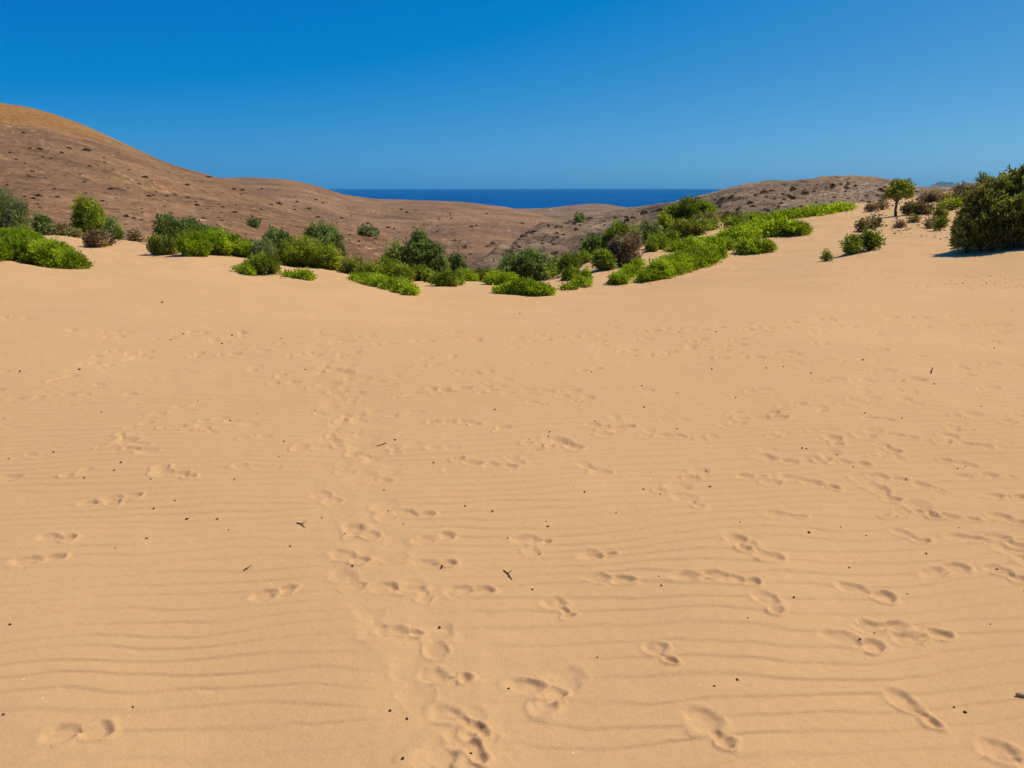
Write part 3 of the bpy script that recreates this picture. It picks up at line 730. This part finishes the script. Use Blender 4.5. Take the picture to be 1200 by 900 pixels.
#SHRUBS
G_L = 'shrubs along the edge of the sand'
S = [
 # left rim
 ('shrub', 'grey-green sage bush rising behind the low bright green mat on the rim', 'bush', 'sage', [(-8, 34, 216, 285, 24), (16, 14, 236, 285, 23.5)], {}),
 ('creeping_shrub', 'thick bright green mat of foliage spilling onto sand below the big hill', 'shrub', 'bright', [(-40, 45, 260, 300), (15, 34, 262, 304), (45, 28, 274, 311), (75, 24, 288, 315), (-110, 50, 258, 298)], {}),
 ('shrub', 'small dark green bush squeezed between sage bush and dry scrub', 'bush', 'dark', [(48, 11, 252, 286, 30)], {}),
 ('dry_shrub', 'low dry brown shrub with yellow-green tips below the big hill', 'shrub', 'drygreen', [(72, 10, 264, 281, 30), (86, 8, 268, 282, 29)], {'twiggy': 1}),
 ('shrub', 'round two-tone bush with light green top standing alone before big hill', 'bush', 'green', [(100, 18, 230, 272, 36), (110, 11, 244, 272, 35.5)], {}),
 ('shrub', 'small dark bush perched just beside a dead grey-brown shrub', 'bush', 'dark', [(131, 9, 257, 284, 34)], {}),
 ('dry_shrub', 'dead grey-brown twiggy shrub standing on the sand lip', 'shrub', 'dry', [(113, 14, 269, 290), (104, 8, 276, 289), (124, 8, 273, 288)], {'twiggy': 1.5, 'dens': .6}),
 ('dry_shrub', 'small blackish dry bush alone on the sand-to-hill edge', 'shrub', 'dry', [(157, 7, 268, 284, 33)], {'twiggy': 1, 'dens': .8}),
 # left thicket
 ('shrub', 'long dark green bush behind the bright flowering thicket', 'bush', 'dark', [(196, 18, 252, 292, 29), (225, 22, 256, 292, 29), (250, 14, 266, 295, 28)], {}),
 ('shrub', 'dull grey-green bush at the uphill end of the thicket', 'bush', 'olive', [(184, 12, 274, 298), (198, 9, 278, 298)], {}),
 ('shrub', 'wide bright yellow-green bush fronting the long dark green bush', 'bush', 'bright', [(225, 20, 272, 301), (248, 22, 270, 299), (270, 18, 276, 300), (286, 12, 282, 302)], {}),
 ('shrub', 'pale sage green low bush linking two bright bushes', 'bush', 'sage', [(291, 16, 282, 304, 24.5), (305, 13, 285, 306, 24)], {}),
 ('shrub', 'round dark-bodied green bush alone on the sand before the thicket', 'bush', 'green', [(306, 20, 297, 322)], {}),
 ('creeping_shrub', 'small bright green clump beside the round bush base', 'shrub', 'bright', [(290, 8, 309, 322), (279, 5, 313, 318)], {}),
 ('shrub', 'dark upright bush with uneven top behind yellow-tipped bush', 'bush', 'dark', [(322, 16, 268, 302, 27), (338, 14, 274, 302, 27), (312, 10, 280, 302, 26)], {}),
 ('shrub', 'tall rounded dark green bush above yellow-tipped bush', 'bush', 'dark', [(377, 24, 260, 310, 27), (364, 15, 268, 308, 27), (390, 14, 274, 312, 26.5)], {}),
 ('shrub', 'yellow-tipped spiky bush at the foot of tall rounded dark bush', 'bush', 'yellow', [(342, 20, 283, 311, 23.6), (362, 24, 279, 312, 23.6), (385, 15, 287, 313, 23.2)], {}),
 ('creeping_shrub', 'two tiny bright green tufts on open sand', 'shrub', 'bright', [(337, 7, 318, 325), (360, 9, 316, 328), (348, 6, 319, 325)], {}),
 # centre
 ('shrub', 'olive bush with faded brown sprigs beside the bright mat', 'bush', 'olive', [(412, 13, 302, 327, 22), (428, 11, 308, 331, 21)], {}),
 ('shrub', 'bright yellow-green bush heaped behind the tapering mat', 'bush', 'yellow', [(455, 20, 302, 330, 20.5), (438, 13, 310, 332, 20), (470, 13, 309, 334, 20)], {}),
 ('creeping_shrub', 'bright green tapering mat reaching down onto the sand', 'shrub', 'bright', [(418, 10, 320, 330), (440, 18, 320, 336), (463, 18, 324, 341), (481, 10, 333, 346)], {}),
 ('shrub', 'tallest dark green tree-like shrub in the gully', 'bush', 'dark', [(487, 20, 268, 330, 27), (466, 17, 281, 330, 27), (505, 18, 283, 330, 27), (516, 11, 298, 330, 26.5), (458, 9, 290, 330, 27)], {'dens': 1.2}),
 ('shrub', 'small dark bush tucked against the tallest shrub of the gully', 'bush', 'dark', [(536, 11, 297, 330, 28), (528, 8, 301, 330, 28)], {}),
 ('shrub', 'medium green bush between tapering mat and round cushion bush', 'bush', 'green', [(492, 14, 311, 330), (503, 8, 317, 331)], {}),
 ('shrub', 'round green cushion bush casting shade on the sand lip', 'bush', 'green', [(522, 17, 318, 336), (536, 8, 320, 334)], {}),
 ('creeping_shrub', 'low bright green bush just behind the round cushion bush', 'shrub', 'bright', [(541, 12, 313, 330, 22.5), (552, 8, 317, 331, 22.5)], {}),
 ('shrub', 'low olive bush filling the gap in front of the bare valley', 'bush', 'olive', [(563, 11, 315, 331, 23), (578, 10, 315, 332, 23)], {}),
 ('creeping_shrub', 'flat bright green mat behind the two-lobed mat', 'shrub', 'bright', [(582, 14, 317, 331, 20.5), (597, 10, 319, 333, 20)], {}),
 ('creeping_shrub', 'two-lobed bright green mat out on the sand, lowest of the rim', 'shrub', 'bright', [(594, 18, 333, 344), (613, 18, 325, 345), (630, 16, 329, 347), (642, 9, 335, 346)], {}),
 ('shrub', 'rounded dull green bush rising behind the flat mats', 'bush', 'dark', [(612, 25, 290, 335, 25.5), (633, 13, 296, 335, 25.5), (592, 10, 303, 335, 25)], {'dens': 1.1}),
 ('shrub', 'green bush climbing the slope beside rounded dull green bush', 'bush', 'green', [(640, 14, 309, 328), (655, 14, 304, 322), (668, 13, 299, 316, 24.5), (684, 13, 296, 310, 26)], {}),
 # sandy gully between mats
 ('creeping_shrub', 'small green clump upper in the sandy gully', 'shrub', 'green', [(667, 10, 313, 329), (674, 6, 312, 324)], {}),
 ('creeping_shrub', 'bright green clump lower in the sandy gully with a twig top', 'shrub', 'bright', [(682, 13, 323, 337), (687, 5, 314, 328), (671, 5, 333, 340)], {}),
 ('creeping_shrub', 'tiny bright green tuft at the foot of the sandy gully', 'shrub', 'bright', [(662, 5, 332, 340)], {}),
 ('shrub', 'dark green bush on the gully crest before grey stony hill', 'bush', 'dark', [(698, 15, 275, 303, 30), (688, 9, 283, 303, 30)], {}),
 ('shrub', 'tall green bush above the grey dead shrub in the gully', 'bush', 'green', [(727, 16, 259, 296, 30), (742, 11, 265, 296, 30), (716, 9, 268, 296, 30)], {}),
 ('dry_shrub', 'large grey dead shrub shading the gully, under tall green bush', 'shrub', 'dry', [(732, 17, 274, 312), (742, 9, 270, 298, 27), (722, 10, 284, 312)], {'twiggy': 1.4, 'dens': .9}),
 ('shrub', 'dark green round bush downhill beside the grey dead shrub', 'bush', 'green', [(706, 12, 293, 318), (713, 7, 297, 317)], {}),
 ('creeping_shrub', 'bright green mat strip below the grey dead shrub', 'shrub', 'bright', [(724, 11, 317, 334), (738, 13, 309, 325), (748, 8, 303, 316)], {}),
 ('creeping_shrub', 'scrap of green beside the strip below the dead shrub', 'shrub', 'green', [(733, 4, 328, 333)], {}),
 ('shrub', 'grey sage bush on the crest beside tall green bush', 'bush', 'sage', [(758, 10, 260, 285, 33), (768, 8, 263, 284, 33)], {}),
 ('shrub', 'green mound with dark shaded base above the bare sand chute', 'bush', 'green', [(772, 12, 273, 292), (786, 10, 271, 288), (763, 6, 282, 295)], {}),
 ('tree', 'spreading yellow-green treetop standing highest on the crest beside the sea', 'tree', 'green', [(806, 26, 232, 268, 40), (826, 15, 235, 266, 40), (786, 14, 240, 268, 40), (781, 9, 250, 270, 39)], {'dens': 1.2}),
 ('shrub', 'rounded olive green bush below the spreading treetop', 'bush', 'olive', [(802, 13, 257, 279, 32), (818, 10, 259, 277, 32), (792, 8, 262, 280, 32)], {}),
 ('dry_shrub', 'low brownish olive scrub along the crest behind bright mats', 'shrub', 'drygreen', [(830, 14, 250, 264, 37), (848, 14, 249, 263, 38), (868, 12, 250, 262, 38)], {}),
 ('shrub', 'low green crest bush beside the spreading treetop', 'bush', 'green', [(884, 12, 251, 262, 36), (860, 12, 255, 266, 34.5), (828, 12, 259, 270, 34)], {}),
 # big mats on the right slope
 ('creeping_shrub', 'broad bright green mat sweeping diagonally down the sand slope', 'shrub', 'bright', [(757, 12, 317, 331), (775, 20, 303, 327), (797, 24, 292, 319), (820, 22, 286, 313), (838, 14, 283, 303)], {}),
 ('creeping_shrub', 'bright green mat with grey sprigs above the diagonal mat', 'shrub', 'bright', [(800, 20, 279, 296), (826, 18, 275, 291), (848, 16, 277, 293)], {}),
 ('creeping_shrub', 'domed bright green cushion jutting onto the sand slope', 'shrub', 'bright', [(878, 15, 279, 298), (896, 13, 281, 296)], {}),
 ('creeping_shrub', 'widest bright green mat draped over the slope crest', 'shrub', 'bright', [(865, 22, 262, 284), (892, 24, 257, 279), (915, 20, 255, 276), (936, 16, 258, 276)], {}),
 ('creeping_shrub', 'narrow bright green tongue of foliage along the dune skyline', 'shrub', 'bright', [(905, 18, 250, 260), (930, 18, 246, 256), (955, 16, 241, 253), (978, 14, 239, 249), (992, 10, 238, 247)], {}),
 # right side
 ('shrub', 'small leafy two-lobed bush alone on the open sand', 'bush', 'green', [(1022, 15, 269, 294), (1000, 12, 277, 298)], {'dens': .75, 'ragged': .5}),
 ('shrub', 'tiny upright sprig on the sand beside the two-lobed bush', 'plant', 'olive', [(970, 5, 294, 306)], {'dens': .7, 'ragged': .5}),
 ('dry_shrub', 'dry brown shrub leaning on the sand bank above the two-lobed bush', 'shrub', 'drygreen', [(1012, 6, 257, 271), (1025, 8, 254, 267)], {'twiggy': .8, 'dens': .7}),
 ('dry_shrub', 'little brown tuft between lone tree and two-lobed bush', 'shrub', 'dry', [(1055, 6, 260, 267)], {'twiggy': .6, 'dens': .8}),
 ('dry_shrub', 'little olive-brown tuft downhill from the lone tree', 'shrub', 'drygreen', [(1071, 6, 254, 261)], {'twiggy': .4}),
 ('dry_shrub', 'wide low dead bush just behind the lone tree', 'shrub', 'drygreen', [(1072, 14, 238, 252), (1084, 10, 240, 251)], {'twiggy': 1.2, 'dens': .8}),
 ('shrub', 'narrow upright green shrub near the large bush', 'bush', 'olive', [(1104, 6, 240, 262), (1103, 5, 254, 270)], {}),
 ('dry_shrub', 'scruffy brown shrub on bank beside narrow upright shrub', 'shrub', 'dry', [(1096, 6, 255, 267), (1090, 5, 260, 266)], {'twiggy': 1, 'dens': .6}),
 ('dry_shrub', 'dry tangle of grey stalks before the stony hill, beside lone tree', 'shrub', 'dry', [(1022, 7, 238, 248), (1035, 7, 236, 246)], {'twiggy': 1, 'dens': .6}),
 ('shrub', 'mixed brown and green scrub on the bank top near large bush', 'bush', 'drygreen', [(1112, 10, 228, 242), (1126, 10, 224, 239)], {}),
 ('shrub', 'yellow-green low scrub on the bank top beside brown scrub', 'bush', 'yellow', [(1118, 8, 233, 245), (1108, 6, 236, 246)], {'dens': .8}),
 ('dry_shrub', 'purplish brown scrub on the bank skyline', 'shrub', 'dry', [(1098, 9, 224, 236), (1086, 8, 228, 238)], {'dens': .8}),
 ('dry_shrub', 'low brown heath along the bank skyline next to large bush', 'shrub', 'dry', [(1138, 9, 217, 230), (1127, 6, 216, 226)], {}),
 ('shrub', 'small round dark shrub poking above the skyline near large bush', 'bush', 'dark', [(1153, 5, 204, 216, 44)], {}),
 ('shrub', 'large dense dark olive bush casting deep shade on the sand', 'bush', 'deep', [(1157, 25, 224, 292, 18.6), (1178, 28, 206, 292, 18.8), (1210, 34, 196, 292, 18.8), (1138, 13, 246, 288, 18.5), (1250, 40, 205, 292, 18.8), (1166, 20, 240, 292, 18.2), (1198, 28, 232, 292, 18.1)], {'dens': 1.15, 'leaf_px': 4.4, 'ragged': .55, 'low': -.6, 'wisp': .3}),
 # on the hill across the valley
 ('hillside_shrub', 'grey-green rounded bush on the brown slope behind the gully', 'bush', 'sage', [(428, 9, 266, 277), (437, 6, 269, 277)], {}),
 ('hillside_shrub', 'dark lone bush on the brown slope behind the thicket', 'bush', 'dark', [(297, 6, 257, 266)], {}),
 ('hillside_shrub', 'green bush on the stony outcrop knoll before the sea', 'bush', 'dark', [(679, 6, 251, 260)], {}),
]
for nm, lab, cat, style, lobes, kw in S:
    shrub(nm, lab, cat, style, lobes, **kw)
def lone_tree():
    h, _ = hit(1050, 253)
    Y = h.y; mpp = Y / F
    O = np.array((h.x, Y, h.z))
    root = bpy.data.objects.new('lone_tree', None); COL.objects.link(root); root.location = tuple(O)
    tag(root, 'small lone tree with slim crooked trunk and lopsided crown on the sandy rise', 'tree')
    def q(px, py, dy=0.0): return at(px, py, Y + dy) - O
    fork = q(1051, 237)
    V = [[(np.array((0, 0, -.08)), 1.9 * mpp), (q(1049.5, 246), 1.5 * mpp), (fork, 1.25 * mpp)]]
    lobes = [(1058, 219, 9.5, 7.5, 0), (1050, 216, 6, 4.5, .2), (1044, 225, 5.5, 4.5, -.15), (1062, 226, 6, 5, .15), (1053, 228, 5, 4, -.3), (1040, 230, 3.5, 2.5, .1)]
    P, D, L, T = [], [], [], []
    for px, py, rx, rz, dy in lobes:
        c = q(px, py, dy)
        V.append([(fork, .85 * mpp), (fork * .45 + c * .55 + np.array((0, 0, .03)), .6 * mpp), (c, .3 * mpp)])
        n = int(rx * rz * 17)
        d = unit(RNG.normal(size=(n, 3)))
        lump = 1 + 1.0 * fbm(d[:, 0] * 3 + px, d[:, 1] * 3 + d[:, 2] * 3, 55, 2)
        p = c + d * np.array((rx, rx * .9, rz)) * mpp * (lump * RNG.uniform(.35, 1.08, n) ** .5)[:, None]
        P.append(p); D.append(unit(d * .7 + (0, 0, .3) + RNG.normal(0, .6, (n, 3)))); L.append(RNG.uniform(1.8, 3.6, n) * mpp)
        T.append(np.clip(.4 + .3 * (lump - 1) + RNG.normal(0, .2, n), 0, 1))
    L = np.concatenate(L)
    link('crown', leaves_mesh('crown', np.concatenate(P), np.concatenate(D), L, L * .5, np.concatenate(T), M_LEAF['olive']), root)
    link('trunk', stems_mesh('trunk', V, M_BARK), root)
lone_tree()

#ROCKS
# ------------------------------------------------------------------ stones, scrub dots, pebbles
def rock_mesh(name, mat, seed, sub=2, flat=.6):
    import bmesh
    bm = bmesh.new(); bmesh.ops.create_icosphere(bm, subdivisions=sub, radius=1)
    r = random.Random(seed)
    cuts = [Vector((r.gauss(0, 1), r.gauss(0, 1), r.gauss(0, 1))).normalized() for _ in range(9)]
    for v in bm.verts:
        p = v.co.copy()
        for c in cuts:
            d = p.dot(c)
            if d > .66: p -= c * (d - .66)
        v.co = Vector((p.x * 1.15, p.y * .9, p.z * flat)) * (1 + r.uniform(-.05, .05))
    me = bpy.data.meshes.new(name); bm.to_mesh(me); bm.free(); me.materials.append(mat)
    return me
ROCKS = [rock_mesh('stone', M_STONE, i, 2) for i in range(4)]
DROCKS = [rock_mesh('dark_stone', M_ROCK, 20 + i, 2, 1.0) for i in range(4)]

def scrub_mesh(seed, style):
    r = np.random.default_rng(seed)
    n = 170
    d = unit(r.normal(size=(n, 3))); d[:, 2] = np.abs(d[:, 2])
    P = d * r.uniform(.55, 1.0, (n, 1)) * np.array((1, .9, .72)) - (0, 0, .05)
    D = unit(d + r.normal(0, .5, (n, 3)) + (0, 0, .3))
    return leaves_mesh('scrub', P, D, r.uniform(.28, .5, n), r.uniform(.16, .3, n), r.uniform(0, 1, n), M_LEAF[style])
SCRUB = [scrub_mesh(i, 'scrubgreen' if i % 3 == 2 else 'scrub') for i in range(6)]

def place(name, me, px, py, size_px, label, cat, group, sink=.12):
    h, n = hit(px, py)
    if h is None: return None
    s = size_px * h.y / F / 2
    o = link(name, me, None, (h.x, h.y, h.z - sink * s))
    o.scale = (s * random.uniform(.85, 1.25), s * random.uniform(.85, 1.2), s * random.uniform(.75, 1.1))
    o.rotation_euler = (random.uniform(-.15, .15), random.uniform(-.15, .15), random.uniform(0, 6.28))
    tag(o, label, cat, group)
    return o

DOTS = [(101, 177, 10), (28, 156, 5), (46, 175, 6), (35, 174, 4), (80, 174, 5), (72, 179, 4), (59, 186, 4), (19, 187, 4), (38, 201, 5), (105, 195, 4),
        (129, 222, 7), (170, 208, 6), (163, 216, 4), (150, 221, 4), (45, 230, 8), (39, 233, 5), (67, 231, 5), (29, 231, 4), (174, 230, 6), (195, 230, 4),
        (219, 217, 6), (274, 222, 5), (283, 223, 6), (244, 208, 5), (231, 241, 6), (229, 237, 4), (238, 256, 5), (275, 249, 6), (243, 245, 4),
        (148, 254, 6), (165, 258, 5), (156, 256, 5), (99, 214, 4), (180, 229, 4), (64, 222, 4), (205, 228, 4), (220, 232, 4), (200, 250, 5), (256, 240, 4), (120, 236, 4),
        (326, 239, 7), (318, 240, 5), (362, 245, 5), (307, 222, 4), (431, 262, 5), (440, 280, 4), (400, 256, 4), (455, 267, 5), (485, 267, 4), (552, 266, 5), (558, 265, 4),
        (370, 234, 4), (345, 246, 4), (378, 238, 4), (470, 246, 4), (390, 268, 5), (410, 275, 4), (500, 290, 4), (545, 290, 5), (570, 251, 4), (612, 262, 4)]
def scrub(px, py, size, where):
    k = random.randrange(6)
    look = 'grey-green' if k % 3 == 2 else 'dark brown'
    place('scrub_bush', SCRUB[k], px, py, size, 'small %s scrub bush dotting %s' % (look, where), 'bush', '%s scrub on %s' % (look, where))
for x, y, s in DOTS:
    scrub(x, y, s, 'the big bare hill' if x < 290 else 'the brown valley slope')
for k in range(110):
    px = random.uniform(0, 560)
    top = np.interp(px, [0, 100, 200, 255, 330, 400, 480, 560], [150, 165, 203, 216, 216, 233, 241, 244])
    scrub(px, top + 4 + random.random() ** .6 * (np.interp(px, [0, 200, 560], [262, 268, 300]) - top), random.uniform(1.8, 4.2), 'the big bare hill' if px < 290 else 'the brown valley slope')
for k in range(130):
    px = random.uniform(730, 1110); t = random.random()
    py = np.interp(px, [730, 840, 985, 1060, 1110], [248, 226, 208, 217, 222]) + 3 + t * np.interp(px, [730, 840, 985, 1110], [22, 24, 28, 8])
    scrub(px, py, random.uniform(2.5, 5) + 4 * random.random() ** 3, 'the stony hill' if px > 850 else 'the stony slope beside the sea view')
for k in range(70):
    px = random.uniform(600, 735); py = np.interp(px, [600, 640, 735], [290, 266, 250]) + random.uniform(2, 34)
    scrub(px, py, random.uniform(2.5, 5.5), 'the stony flank above the gully')

PALE = [(5, 147, 6), (17, 145, 5), (10, 149, 6), (131, 182, 6), (153, 211, 8), (50, 169, 5), (56, 173, 5), (22, 167, 5), (3, 158, 4), (14, 155, 4), (46, 165, 4), (60, 170, 4), (115, 211, 4),
        (645, 246, 7), (648, 249, 6), (611, 251, 7), (526, 285, 6), (535, 284, 5), (545, 283, 5), (520, 281, 4), (450, 276, 5), (457, 275, 4), (387, 258, 5), (395, 259, 4), (382, 256, 4),
        (648, 248, 5), (503, 270, 4), (460, 262, 4), (572, 266, 5), (260, 266, 5), (268, 268, 5), (245, 250, 4), (252, 249, 4), (150, 279, 7), (160, 282, 6), (143, 283, 5), (139, 278, 6), (205, 238, 4), (230, 228, 4)]
for x, y, s in PALE:
    place('boulder', ROCKS[random.randrange(4)], x, y, s, 'pale boulder lying on the bare brown slopes', 'rock', 'pale boulders on the brown slopes', .3)
for x, y, s in [(602, 282, 7), (607, 277, 8), (612, 273, 9), (618, 269, 8), (600, 287, 6), (624, 268, 6), (597, 290, 5), (645, 260, 6), (661, 258, 7), (666, 256, 6), (640, 261, 5), (690, 252, 6), (652, 262, 5), (571, 285, 5), (575, 282, 5)]:
    place('outcrop_rock', DROCKS[random.randrange(4)], x + 2, y + 4, s + 4, 'jagged brown rock of the outcrop on the gully shoulder', 'rock', 'rocks of the outcrop above the gully', .3)

# one uncountable scatter of small stones and twiggy scrub over the stony slopes
def scatter(name, label, cat, mes, spots, mat):
    V, Fc, T = [], [], []
    off = 0
    for px, py, s in spots:
        h, n = hit(px, py)
        if h is None: continue
        me = mes[random.randrange(len(mes))]
        v = np.empty(len(me.vertices) * 3, np.float32); me.vertices.foreach_get('co', v); v = v.reshape(-1, 3)
        r = s * h.y / F / 2; a = random.uniform(0, 6.28)
        R = np.array(((math.cos(a), -math.sin(a), 0), (math.sin(a), math.cos(a), 0), (0, 0, .9)))
        V.append(v @ R.T * r + (h.x, h.y, h.z - .1 * r))
        f = np.array([p.vertices[:] for p in me.polygons]); Fc.append(f + off); off += len(v)
        T.append(np.full(len(f), random.random()))
    o = link(name, mesh_from(name, np.concatenate(V), np.concatenate(Fc), mat, False, np.concatenate(T)))
    tag(o, label, cat, None, 'stuff')
    return o
SMALL_D = [rock_mesh('s', M_DSTONE, 60 + i, 1, .7) for i in range(4)]
sp = []
for k in range(1300):
    px = random.uniform(560, 1120)
    top = np.interp(px, [560, 600, 640, 735, 840, 985, 1060, 1120], [312, 286, 262, 249, 226, 208, 217, 222])
    bot = np.interp(px, [560, 640, 735, 840, 985, 1120], [325, 322, 285, 262, 240, 240])
    sp.append((px, top + 2 + random.random() * (bot - top), random.uniform(1.2, 3.2)))
scatter('rubble', 'loose dark rubble strewn over the stony hill', 'rubble', SMALL_D, sp, M_DARKSTONE)
sp2 = [(x + random.uniform(-9, 9), y + random.uniform(-3, 3), random.uniform(1.0, 2.6)) for x, y, r in sp if random.random() < .6]
scatter('rubble', 'loose pale stones strewn over the stony hill', 'rubble', SMALL_D, sp2, M_STONE)
sd, spl = [], []
for k in range(1500):
    px = random.uniform(-40, 560)
    top = np.interp(px, [-40, 0, 100, 200, 255, 330, 400, 480, 560], [112, 122, 150, 196, 211, 212, 230, 238, 240])
    py = top + 6 + random.random() ** .7 * (np.interp(px, [0, 200, 560], [275, 282, 310]) - top)
    if vnoise(px / 24., py / 8., 5) > .06: sd.append((px, py, random.uniform(1.0, 2.8)))
    elif vnoise(px / 20., py / 7., 15) > .12: spl.append((px, py, random.uniform(1.0, 2.4)))
for cx_, cy_, n_, sx_ in [(12, 148, 26, 12), (55, 171, 26, 14), (20, 166, 10, 10), (385, 257, 14, 9), (455, 275, 18, 11), (528, 284, 22, 14), (150, 280, 20, 10), (255, 250, 22, 16), (505, 269, 10, 8), (262, 267, 12, 10), (560, 266, 14, 12)]:
    for k in range(n_): spl.append((random.gauss(cx_, sx_ * .6), random.gauss(cy_, 2.6), random.uniform(1.4, 3.2)))
scatter('rubble', 'loose dark stones sprinkled over the bare brown hills', 'rubble', SMALL_D, sd, M_DARKSTONE)
scatter('rubble', 'loose pale stones in patches over the bare brown hills', 'rubble', SMALL_D, spl, M_STONE)
sp = []
for k in range(500):
    px = random.uniform(1000, 1140)
    py = random.uniform(np.interp(px, [1000, 1060, 1140], [262, 232, 220]), np.interp(px, [1000, 1060, 1110, 1140], [268, 275, 282, 285]))
    if vnoise(px / 14., py / 6., 8) > -.05: sp.append((px, py, random.uniform(1.4, 3.6)))
for k in range(160):
    px = random.uniform(940, 1200); py = random.gauss(332, 6)
    sp.append((px, py, random.uniform(.9, 2.2)))
scatter('gravel', 'brown gravel and plant litter on the sandy rise', 'gravel', SMALL_D, sp, M_DSTONE)

sp = []
for nm, lab, cat, style, lobes, kw in S:
    if nm.startswith('hill'): continue
    for lb in lobes:
        if len(lb) == 4:
            for k in range(7):
                sp.append((lb[0] + random.uniform(-1.25, 1.25) * lb[1], lb[3] + random.gauss(.8, 1.6), random.uniform(.8, 2.2)))
scatter('litter', 'dry leaf and twig litter fallen round the shrubs', 'litter', SMALL_D, sp, M_DSTONE)

# pebbles and twigs on the open sand
PEB = [rock_mesh('pebble', M_PEBBLE, 80 + i, 1, .8) for i in range(3)]
PEBBLES = [(156, 832, 5), (12, 733, 5), (4, 838, 5), (515, 733, 5), (457, 832, 6), (477, 842, 6), (552, 881, 5), (472, 894, 6), (596, 807, 5), (518, 665, 5), (413, 664, 4), (624, 690, 4), (775, 687, 4),
           (772, 677, 3), (642, 617, 4), (640, 610, 3), (595, 630, 3), (722, 600, 3), (948, 625, 5), (995, 667, 4), (930, 703, 4), (1085, 652, 4), (1025, 741, 4), (1007, 753, 4), (864, 798, 5), (837, 806, 4),
           (1118, 829, 4), (1131, 835, 6), (1063, 699, 3), (876, 728, 3), (1168, 669, 4), (172, 631, 4), (255, 609, 4), (219, 609, 5), (135, 643, 3), (340, 641, 4), (377, 606, 3), (180, 596, 4), (205, 588, 3),
           (177, 564, 3), (142, 544, 4), (134, 553, 3), (102, 553, 3), (99, 561, 3), (63, 531, 3), (10, 537, 3), (275, 563, 3), (327, 537, 3), (333, 519, 3), (119, 483, 3), (93, 434, 4), (232, 471, 3), (190, 354, 4),
           (330, 397, 3), (272, 393, 3), (200, 398, 3), (644, 507, 3), (643, 512, 3), (636, 522, 3), (508, 543, 3), (685, 577, 4), (774, 579, 3), (754, 573, 3), (755, 479, 4), (697, 495, 3), (752, 453, 3), (545, 592, 4),
           (577, 598, 4), (940, 526, 4), (945, 527, 3), (1000, 549, 3), (832, 570, 4), (1057, 490, 3), (981, 533, 3), (1132, 546, 4), (1122, 549, 3), (862, 467, 3), (834, 433, 3), (898, 432, 3), (918, 430, 3), (950, 438, 3), (1011, 423, 3), (1165, 409, 3), (1150, 476, 3),
           (985, 620, 3), (867, 612, 3), (1015, 629, 3), (1200, 697, 4), (1160, 735, 3), (435, 568, 3), (450, 575, 3), (463, 518, 3), (700, 770, 3), (260, 403, 3), (270, 493, 3)]
for k in range(35):
    PEBBLES.append((random.uniform(5, 1195), 360 + 330 * random.random() ** 1.2, random.uniform(1.8, 3.2)))
for x, y, s in PEBBLES:
    gx, gy, gz = ground_at(x, y)
    r = s * gy / F / 2 * 0.95
    o = link('pebble', PEB[random.randrange(3)], None, (gx, gy, sand_z(gx, gy) + r * .35))
    o.scale = (r, r * random.uniform(.7, 1), r); o.rotation_euler = (0, 0, random.uniform(0, 6.28))
    tag(o, 'tiny dark pebble lying loose on the rippled sand', 'pebble', 'dark pebbles strewn over the sand')

def twig(label, pts_px, rad, lift=.003):
    P = []
    for i, (x, y) in enumerate(pts_px):
        gx, gy, _ = ground_at(x, y)
        P.append(np.array((gx, gy, sand_z(gx, gy) + rad * .4 + (lift if i == 1 else 0))))
    O = P[0].copy()
    path = [(p - O, rad * (1 - .5 * i / (len(P) - 1))) for i, p in enumerate(P)]
    n1 = P[len(P) // 2] - O; n2 = n1 + np.array((.018, .02, .006))
    o = link('twig', stems_mesh('twig', [path, [(n1, rad * .7), (n2, rad * .3)]], M_TWIGD), None, tuple(O))
    tag(o, label, 'twig')
M_TWIGD = plain_material('dark_twig', (0.07, 0.045, 0.03), .3, 60)
twig('straight dark twig lying on ripples between footprints and pebbles', [(590, 667), (595, 673), (600, 679)], .0035)
twig('short bent dark twig beside the trodden track', [(442, 524), (448, 523), (453, 521)], .0035)
twig('forked dark twig lying near open rippled sand', [(348, 613), (353, 614), (357, 618)], .0035)
twig('small curled twig standing alone on smooth ripples', [(286, 671), (289, 669), (291, 666)], .0035)
twig('little upright stalk poking from the sand among footprints', [(1091, 439), (1092, 437), (1092, 434)], .005, .03)
gx, gy, _ = ground_at(1196, 818)
o = link('stone', ROCKS[1], None, (gx, gy, sand_z(gx, gy) + .006)); o.scale = (.016, .012, .014)
tag(o, 'grey stone half buried at the edge of the ripples', 'rock')

# ------------------------------------------------------------------ sea air
def haze():
    V = [(x, y, z) for z in (-125, 330) for x, y in ((-29500, -29500), (29500, -29500), (29500, 29500), (-29500, 29500))]
    Fc = [(0, 3, 2, 1), (4, 5, 6, 7), (0, 1, 5, 4), (1, 2, 6, 5), (2, 3, 7, 6), (3, 0, 4, 7)]
    m = bpy.data.materials.new('haze_air'); m.use_nodes = True
    nt = m.node_tree; nt.nodes.remove(nt.nodes['Principled BSDF'])
    v = nt.nodes.new('ShaderNodeVolumePrincipled')
    v.inputs['Color'].default_value = (0.26, 0.80, 1.0, 1)
    v.inputs['Density'].default_value = 1.5e-5
    v.inputs['Anisotropy'].default_value = 0.0
    nt.links.new(v.outputs[0], nt.nodes['Material Output'].inputs['Volume'])
    o = link('haze', mesh_from('haze', V, Fc, m, False))
    tag(o, 'thin blue sea air between the hills and horizon', 'haze', None, 'stuff')
haze()
